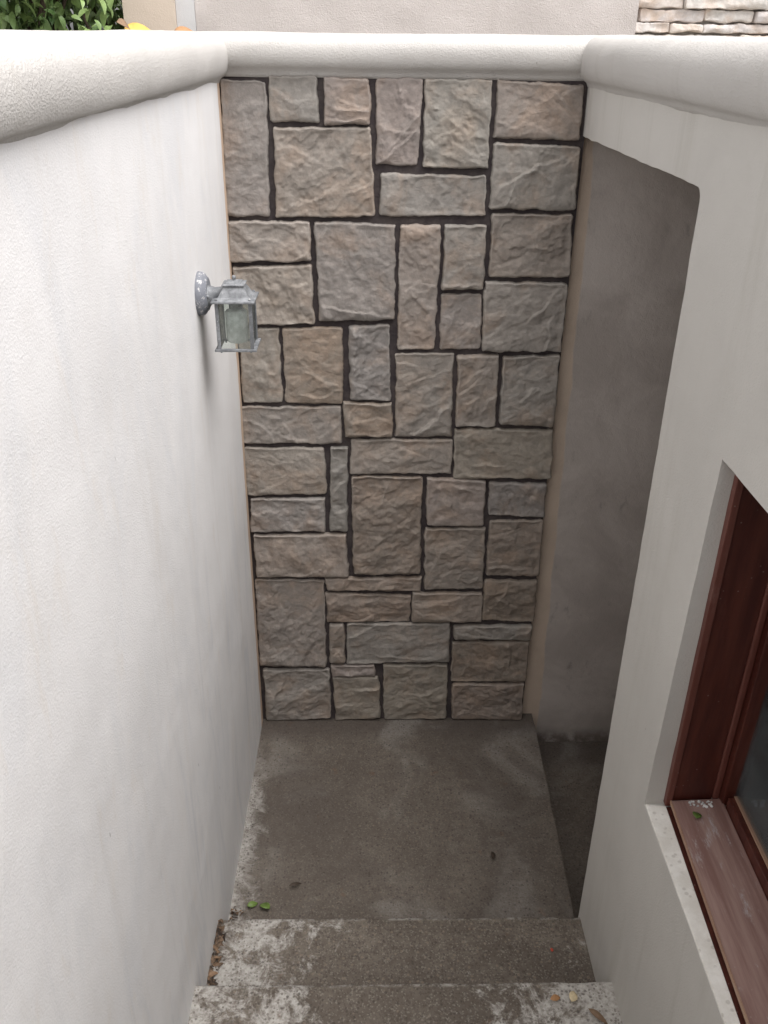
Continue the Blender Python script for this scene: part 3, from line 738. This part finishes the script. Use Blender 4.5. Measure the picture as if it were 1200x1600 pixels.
lg = empty('ledgestone_wall', (2, .6, 2.5), 'stacked pale ledgestone wall behind the right end of the cap', 'wall')
bxo('wall_core', M['core'], lg, 1.365, 2.75, .56, .85, 2.45, 3.05)
z = 2.530; rr = random.Random(5)
hts = [.018, .050, .034, .040, .060, .045, .055, .04, .06, .05]
for i, h in enumerate(hts):
    x = 1.335 + (.0, .02, .0, .045, .01)[i % 5]
    while x < 2.7:
        L = rr.choice((.07, .11, .16, .24, .30))*rr.uniform(.85, 1.15)
        stone([x, z+h+rr.uniform(-.006, .003), x+L-.002, z+h+rr.uniform(-.004, .001), x+L-.002, z+.0015, x, z+.0015], rr.choice(((.76, .71, .66), (.72, .69, .66), (.68, .65, .62), (.76, .70, .64))), lg, M['ledge'],
              .53, .03, .03 + rr.uniform(-.004, .012), .007, .004, 1.5, 'stone', .005)
        x += L
    z += h

# leaves ------------------------------------------------------------------
def leaf_geo(bm, lay, loc, L, W, rot, fold=.3, curl=.2, tone=.5):
    """pointed leaf blade, folded on its midrib and curled"""
    N = 6; rows = []
    for i in range(N+1):
        t = i/N; wd = W*.5*math.sin(math.pi*min(1, t**.8))**.9 + .0001; zc = -curl*L*(t-.3)**2
        x = (t-.5)*L
        rows.append([rot @ Vector((x, -wd, zc+fold*wd)), rot @ Vector((x, 0, zc)), rot @ Vector((x, wd, zc+fold*wd))])
    vr = []
    for r_ in rows:
        vr.append([bm.verts.new(p + loc) for p in r_])
    for r_ in vr:
        for v in r_: v[lay] = tone
    for i in range(N):
        for k in range(2): bm.faces.new((vr[i][k], vr[i+1][k], vr[i+1][k+1], vr[i][k+1]))
def rotm(z, x=0, y=0): return Matrix.Rotation(z, 3, 'Z') @ Matrix.Rotation(y, 3, 'Y') @ Matrix.Rotation(x, 3, 'X')
def fallen(name, mat, loc, L, W, rz, rx=.1, ry=.05, curl=.5, label=None, cat='leaf', thick=.0006, group=None):
    bm = bmesh.new(); lay = bm.verts.layers.float.new('tone')
    leaf_geo(bm, lay, Vector((0, 0, 0)), L, W, rotm(rz, rx, ry), .25, curl, random.random())
    mn = min(v.co.z for v in bm.verts)
    for v in bm.verts: v.co += Vector(loc) + Vector((0, 0, -mn+.0012))
    o = link(name, bm, mat)
    s = o.modifiers.new('thickness', 'SOLIDIFY'); s.thickness = thick
    return tag(o, label, cat, group)
# shrub behind the left cap
sh = empty('leafy_shrub', (-.85, .55, 2.5), 'glossy green leafy shrub behind the left wall cap, beside the tan pillar', 'shrub')
bm = bmesh.new(); lay = bm.verts.layers.float.new('tone'); rr = random.Random(11)
for i in range(11000):
    x = rr.uniform(-1.7, -.39); y = rr.uniform(.24, .95); z = rr.uniform(2.50, 3.05)
    dens = noise.noise(Vector((x*5, y*5, z*5)))
    if dens < -.22: continue
    if y < .40 and rr.random() < .5: continue
    rt = rotm(rr.uniform(0, 6.28), rr.uniform(-.9, .9), rr.uniform(.1, 1.3))
    L = rr.uniform(.035, .065)
    leaf_geo(bm, lay, Vector((x, y, z)), L, L*rr.uniform(.38, .5), rt, .3, .5, min(1, max(0, .5 + dens + rr.uniform(-.4, .4))))
link('foliage', bm, M['leaf'], sh)
bm = bmesh.new()
for i in range(60):
    x = rr.uniform(-2.0, -.45); y = rr.uniform(.4, .95); p = [Vector((x, y, 2.50))]
    for k in range(5): p.append(p[-1] + Vector((rr.uniform(-.07, .07), rr.uniform(-.06, .06), .12)))
    tube(bm, p, [.006, .005, .0045, .004, .003, .002], 6)
link('stem', bm, M['twig'], sh)
bm = bmesh.new(); box(bm, -2.4, -.38, .30, 1.2, 2.40, 2.528); tag(link('planting_soil', bm, M['soil'], smooth=False), kind='structure')

# fallen leaves
fallen('fallen_leaf', M['green_leaf'], (1.205, -1.475, .989), .028, .021, 1.2, .15, .1, .4, 'bright green leaf lying at the far end of the weathered wooden sill')
fallen('fallen_leaf', M['green_leaf'], (.062, -.925, .003), .040, .020, .4, .4, .1, .4, 'green leaf on the landing nearest the white wall')
fallen('fallen_leaf', M['green_leaf'], (.102, -.932, .003), .046, .030, 2.5, .2, .1, .4, 'rounder green leaf on the landing, beside the other green one')
fallen('fallen_leaf', M['dark_leaf'], (.20, -.850, .003), .050, .012, .45, .3, .1, .6, 'narrow dark curled leaf on the landing by the green leaves')
fallen('fallen_leaf', M['dark_leaf'], (.892, -.725, .003), .040, .020, 1.3, .5, .1, .6, 'dark dry leaf alone on the right of the landing')
fallen('fallen_leaf', M['pale_leaf'], (.993, -1.468, .317), .034, .024, 1.1, .3, -.2, .8, 'pale straw coloured curled leaf on the upper step')
fallen('fallen_leaf', M['orange_leaf'], (.945, -1.475, .317), .034, .016, .3, .3, .1, .6, 'small orange brown leaf on the upper step')
fallen('fallen_leaf', M['brown_leaf'], (1.045, -1.530, .317), .06, .016, -.7, .3, .1, .5, 'long brown leaf at the right end of the upper step')
fallen('fallen_leaf', M['red_leaf'], (.998, -1.212, .159), .016, .010, 1.4, .2, .1, .3, 'tiny red leaf on the lower step')
fallen('fallen_leaf', M['yellow_leaf'], (-.27, .20, 2.586), .080, .044, .1, .55, .02, .12, 'bright yellow leaf on the corner of the white cap')
fallen('fallen_leaf', M['brown_leaf'], (-.27, .04, 2.586), .05, .034, .7, .7, .3, .5, 'curled brown leaf on the left cap in front of the shrub')
fallen('fallen_leaf', M['orange_leaf'], (-.13, .21, 2.586), .060, .030, .2, .5, -.1, .3, 'orange brown leaf on the cap below the pillar')
bm = bmesh.new()
rr = random.Random(4)
for i in range(26):
    p = Vector((1.200+rr.uniform(0, .055), -1.428-rr.uniform(0, .02), .990)); bmesh.ops.create_icosphere(bm, subdivisions=1, radius=rr.uniform(.0015, .0045), matrix=Matrix.Translation(p))
tag(link('paint_flakes', bm, M['fleck']), 'small heap of whitish flakes in the far corner of the sill', 'flakes', kind='stuff')
# dry litter caught between the steps and the white wall
bm = bmesh.new(); lay = bm.verts.layers.float.new('tone')
for i in range(260):
    n = 0 if i < 60 else 1
    if n == 0: x = rr.uniform(-.012, .045)*rr.random()+.0; y = rr.uniform(-1.07, -.93); z = .004
    else: x = LX(-1.2)+.002+abs(rr.gauss(0, .012)); y = rr.uniform(-1.40, -1.10); z = .160
    L = rr.uniform(.005, .016) if rr.random() < .8 else rr.uniform(.025, .042); leaf_geo(bm, lay, Vector((x, y, z+rr.uniform(.001, .006))), L, L*rr.uniform(.25, .6), rotm(rr.uniform(0, 6.3), rr.uniform(-.9, .9), rr.uniform(-.5, .5)), .4, .9, rr.random()**2)
tag(link('leaf_litter', bm, M['brown_leaf']), 'dry brown leaf litter along the foot of the white wall', 'leaf litter', kind='stuff')
